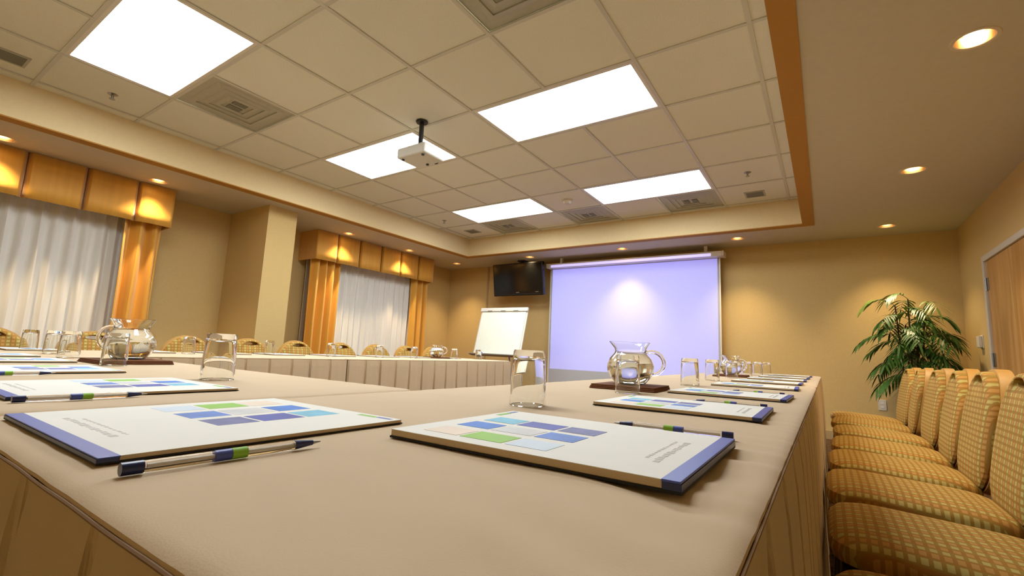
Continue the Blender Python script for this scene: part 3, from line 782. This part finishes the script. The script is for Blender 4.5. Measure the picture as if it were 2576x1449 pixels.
tumbler(-.42, 3.9, 'upturned tumbler in the distant right cluster, second from its right end', gr)
tumbler(-.41, 4.4, 'farthest upturned tumbler at the right end of the distant cluster', gr)
tumbler(-1.191, .545, 'large upturned tumbler on the left foreground table', gl, 1.08)
tumbler(-1.80, .525, 'upturned tumbler standing in front of the left-hand pitcher', gl)
tumbler(-2.34, .545, 'upturned tumbler left of the left-hand pitcher, nearest of three', gl)
tumbler(-2.76, .59, 'upturned tumbler in the middle of three at the left edge', gl)
tumbler(-3.22, .60, 'leftmost upturned tumbler at the picture edge', gl)
for y, x, lb in ((1.24, -3.09, 'upturned tumbler in front of the chair right of the left pitcher'), (1.78, -3.2, 'small upturned tumbler beside the wall column on the left tables'), (2.17, -3.06, 'small upturned tumbler below the left far drape'),
                 (2.62, -3.05, 'small upturned tumbler below the left part of the far sheer'), (2.98, -3.02, 'small upturned tumbler below the right part of the far sheer'), (3.52, -3.02, 'small upturned tumbler just right of the distant left pitcher'), (3.88, -3.0, 'small upturned tumbler under the flip chart ledge')):
    tumbler(x, y, lb, gl)

def make_pitcher():
    t = thing('water_pitcher', 'x', 'pitcher'); n = 48
    outer = [(.0, .0), (.034, .0), (.042, .003), (.056, .018), (.065, .038), (.0655, .055), (.058, .073), (.047, .085), (.0432, .092), (.0445, .101), (.051, .112), (.0555, .119)]
    inner = [(.0535, .119), (.049, .1115), (.0425, .101), (.0412, .092), (.045, .0842), (.056, .072), (.0632, .055), (.0628, .039), (.054, .0205), (.041, .0065), (0, .005)]
    bm = NB(); lathe(bm, outer+inner, n)
    for v in bm.verts:   # pouring lip at local -X, wavy rim
        if v.co.z > .1:
            a = math.atan2(v.co.y, v.co.x); k = (v.co.z-.1)/.019
            d = math.cos(a-PI); s = max(0, d)**10
            v.co.x -= .006*s*k; v.co.z += .001*k*math.cos(2*a)
    obj('glass_body', bm, 'glass', t, True)
    pts = [Vector((.049, 0, .088))]
    for k in range(13):
        a = PI/2+.35-k/12*(PI+.35)
        pts.append(Vector((.062+.036*math.cos(a), 0, .062+.033*math.sin(a))))
    pts.append(Vector((.0655, 0, .033)))
    obj('handle', tube(NB(), pts, .0055, 12), 'glass', t, True)
    wat = [(0, .0056), (.0405, .0071), (.0535, .021), (.0622, .039), (.0626, .055), (.0555, .0716), (.0446, .0838), (.0436, .0855), (0, .0855)]
    obj('water', lathe(NB(), wat, n), 'water', t, True)
    return t
pi0 = make_pitcher(); wf = [True]
def pitcher(x, y, rz, lb, s=1.0):
    o = pi0 if wf[0] else copy_tree(pi0); wf[0] = False
    o.location = (x, y, TZ+.0135); o.rotation_euler = (0, 0, rz); o.scale = (s, s, s); o['label'] = lb; o['group'] = 'glass water pitchers'
def napkin(x, y, rz, lb, w=.19, d=.19):
    t = thing('folded_napkin', lb, 'napkin', (x, y, TZ+.0006), rz, 'brown folded napkins under pitchers')
    for k in range(3):
        e = .002*k
        obj('fold', Bx(-w/2+e, w/2-e*.5, -d/2+e, d/2-e, k*.0043, k*.0043+.0042, bev=.0019), 'napkin', t)
napkin(-.49, 1.385, .05, 'dark brown folded napkin under the right-hand pitcher')
pitcher(-.495, 1.395, .6, 'glass water pitcher in front of the projection screen, handle to the right', 1.05)
napkin(-1.96, .605, 0, 'dark brown folded napkin under the left-hand pitcher', .22, .2)
pitcher(-1.97, .61, .6+PI, 'glass water pitcher at left, in front of the gold drape', 1.13)
napkin(-.5, 3.25, 0, 'brown folded napkin under the distant right pitcher')
pitcher(-.5, 3.25, .6, 'glass water pitcher in the distant cluster on the right tables')
napkin(-3.12, 3.38, 0, 'brown folded napkin under the small distant left pitcher')
pitcher(-3.12, 3.38, .6, 'small distant glass pitcher on the left tables before the flip chart')

# ------------------------------------------------------------------ potted palm
def palm(x, y):
    t = thing('potted_palm', 'leafy bamboo palm in a planter in the far right corner', 'plant', (x, y, 0)); rnd = random.Random(21)
    obj('planter', lathe(NB(), [(0, 0), (.13, 0), (.15, .03), (.17, .28), (.175, .30), (.16, .30), (.155, .27), (0, .265)], 32), 'pot', t, True)
    obj('soil', lathe(NB(), [(0, .267), (.154, .272), (.1, .285), (0, .29)], 24), 'soil', t, True)
    def leaflet(bm, base, d, L_, w, droop):
        d = d.normalized(); side = d.cross(Vector((0, 0, 1)))
        if side.length < .1: side = Vector((1, 0, 0))
        side.normalize(); pr = []
        for k, ww in enumerate((.25, 1, .85, .05)):
            s = k/3; p = base+d*L_*s+Vector((0, 0, -droop*L_*s*s))
            pr.append((bm.verts.new(p+side*w*ww*.5), bm.verts.new(p-side*w*ww*.5)))
        for (a, b), (c, e) in zip(pr, pr[1:]): bm.faces.new((a, b, e, c))
    tops = ((-.10, -.06, 1.50), (.02, .05, 1.58), (.14, -.02, 1.48), (-.03, -.10, 1.30), (.09, .09, 1.36), (.2, .05, 1.22))
    for si, (dx, dy, h) in enumerate(tops):
        bx, by = dx*.45, dy*.45
        path = [Vector((bx+(dx-bx)*(k/8)**1.3, by+(dy-by)*(k/8)**1.3, .27+(h-.27)*k/8)) for k in range(9)]
        obj('cane', tube(NB(), path, [.011-.005*k/8 for k in range(9)], 8), 'cane', t, True)
        nf = 10
        for f in range(nf):
            z = .80+(h-.80)*(f/(nf-1))**.8; k = (z-.27)/(h-.27)*8; i = min(7, int(k)); p0 = path[i].lerp(path[i+1], k-i)
            a = f*2.4+si*1.1+rnd.uniform(-.4, .4); el = .25+.5*f/(nf-1)+rnd.uniform(-.1, .15); L_ = rnd.uniform(.26, .43)
            out = Vector((math.cos(a), math.sin(a), 0))
            if y+p0.y+out.y*L_ > YF-.06-y*0: out.y *= -.5
            if x+p0.x+out.x*L_ > XR-.04: L_ *= .6; 
            rach = [p0+out*L_*s*math.cos(el)+Vector((0, 0, L_*(math.sin(el)*s-.75*s*s))) for s in [q/9 for q in range(10)]]
            lim = YF-.03-y
            for q in rach: q.y = min(q.y, lim-.03); q.x = min(q.x, XR-.06-x)
            bm = NB(); tube(bm, rach, [.003-.0022*q/9 for q in range(10)], 5)
            for q in range(2, 10):
                tg = (rach[q]-rach[q-1]).normalized(); sd = tg.cross(Vector((0, 0, 1))).normalized()
                ll = .19*(1-.45*abs(q-5)/5)
                for s in (-1, 1):
                    d_ = tg*.75+sd*s*.8+Vector((0, 0, rnd.uniform(-.15, .15)))
                    leaflet(bm, rach[q], d_, ll*rnd.uniform(.85, 1.1), .022, .5)
            leaflet(bm, rach[-1], rach[-1]-rach[-2], .14, .02, .4)
            for v in bm.verts: v.co.y = min(v.co.y, lim); v.co.x = min(v.co.x, XR-.02-x)
            obj('frond', bm, 'leaf_lit' if f >= nf-2 and si % 2 == 0 else 'leaf', t, True)  # uppermost fronds of alternate canes are coloured as if lit from above
palm(.72, 6.28)
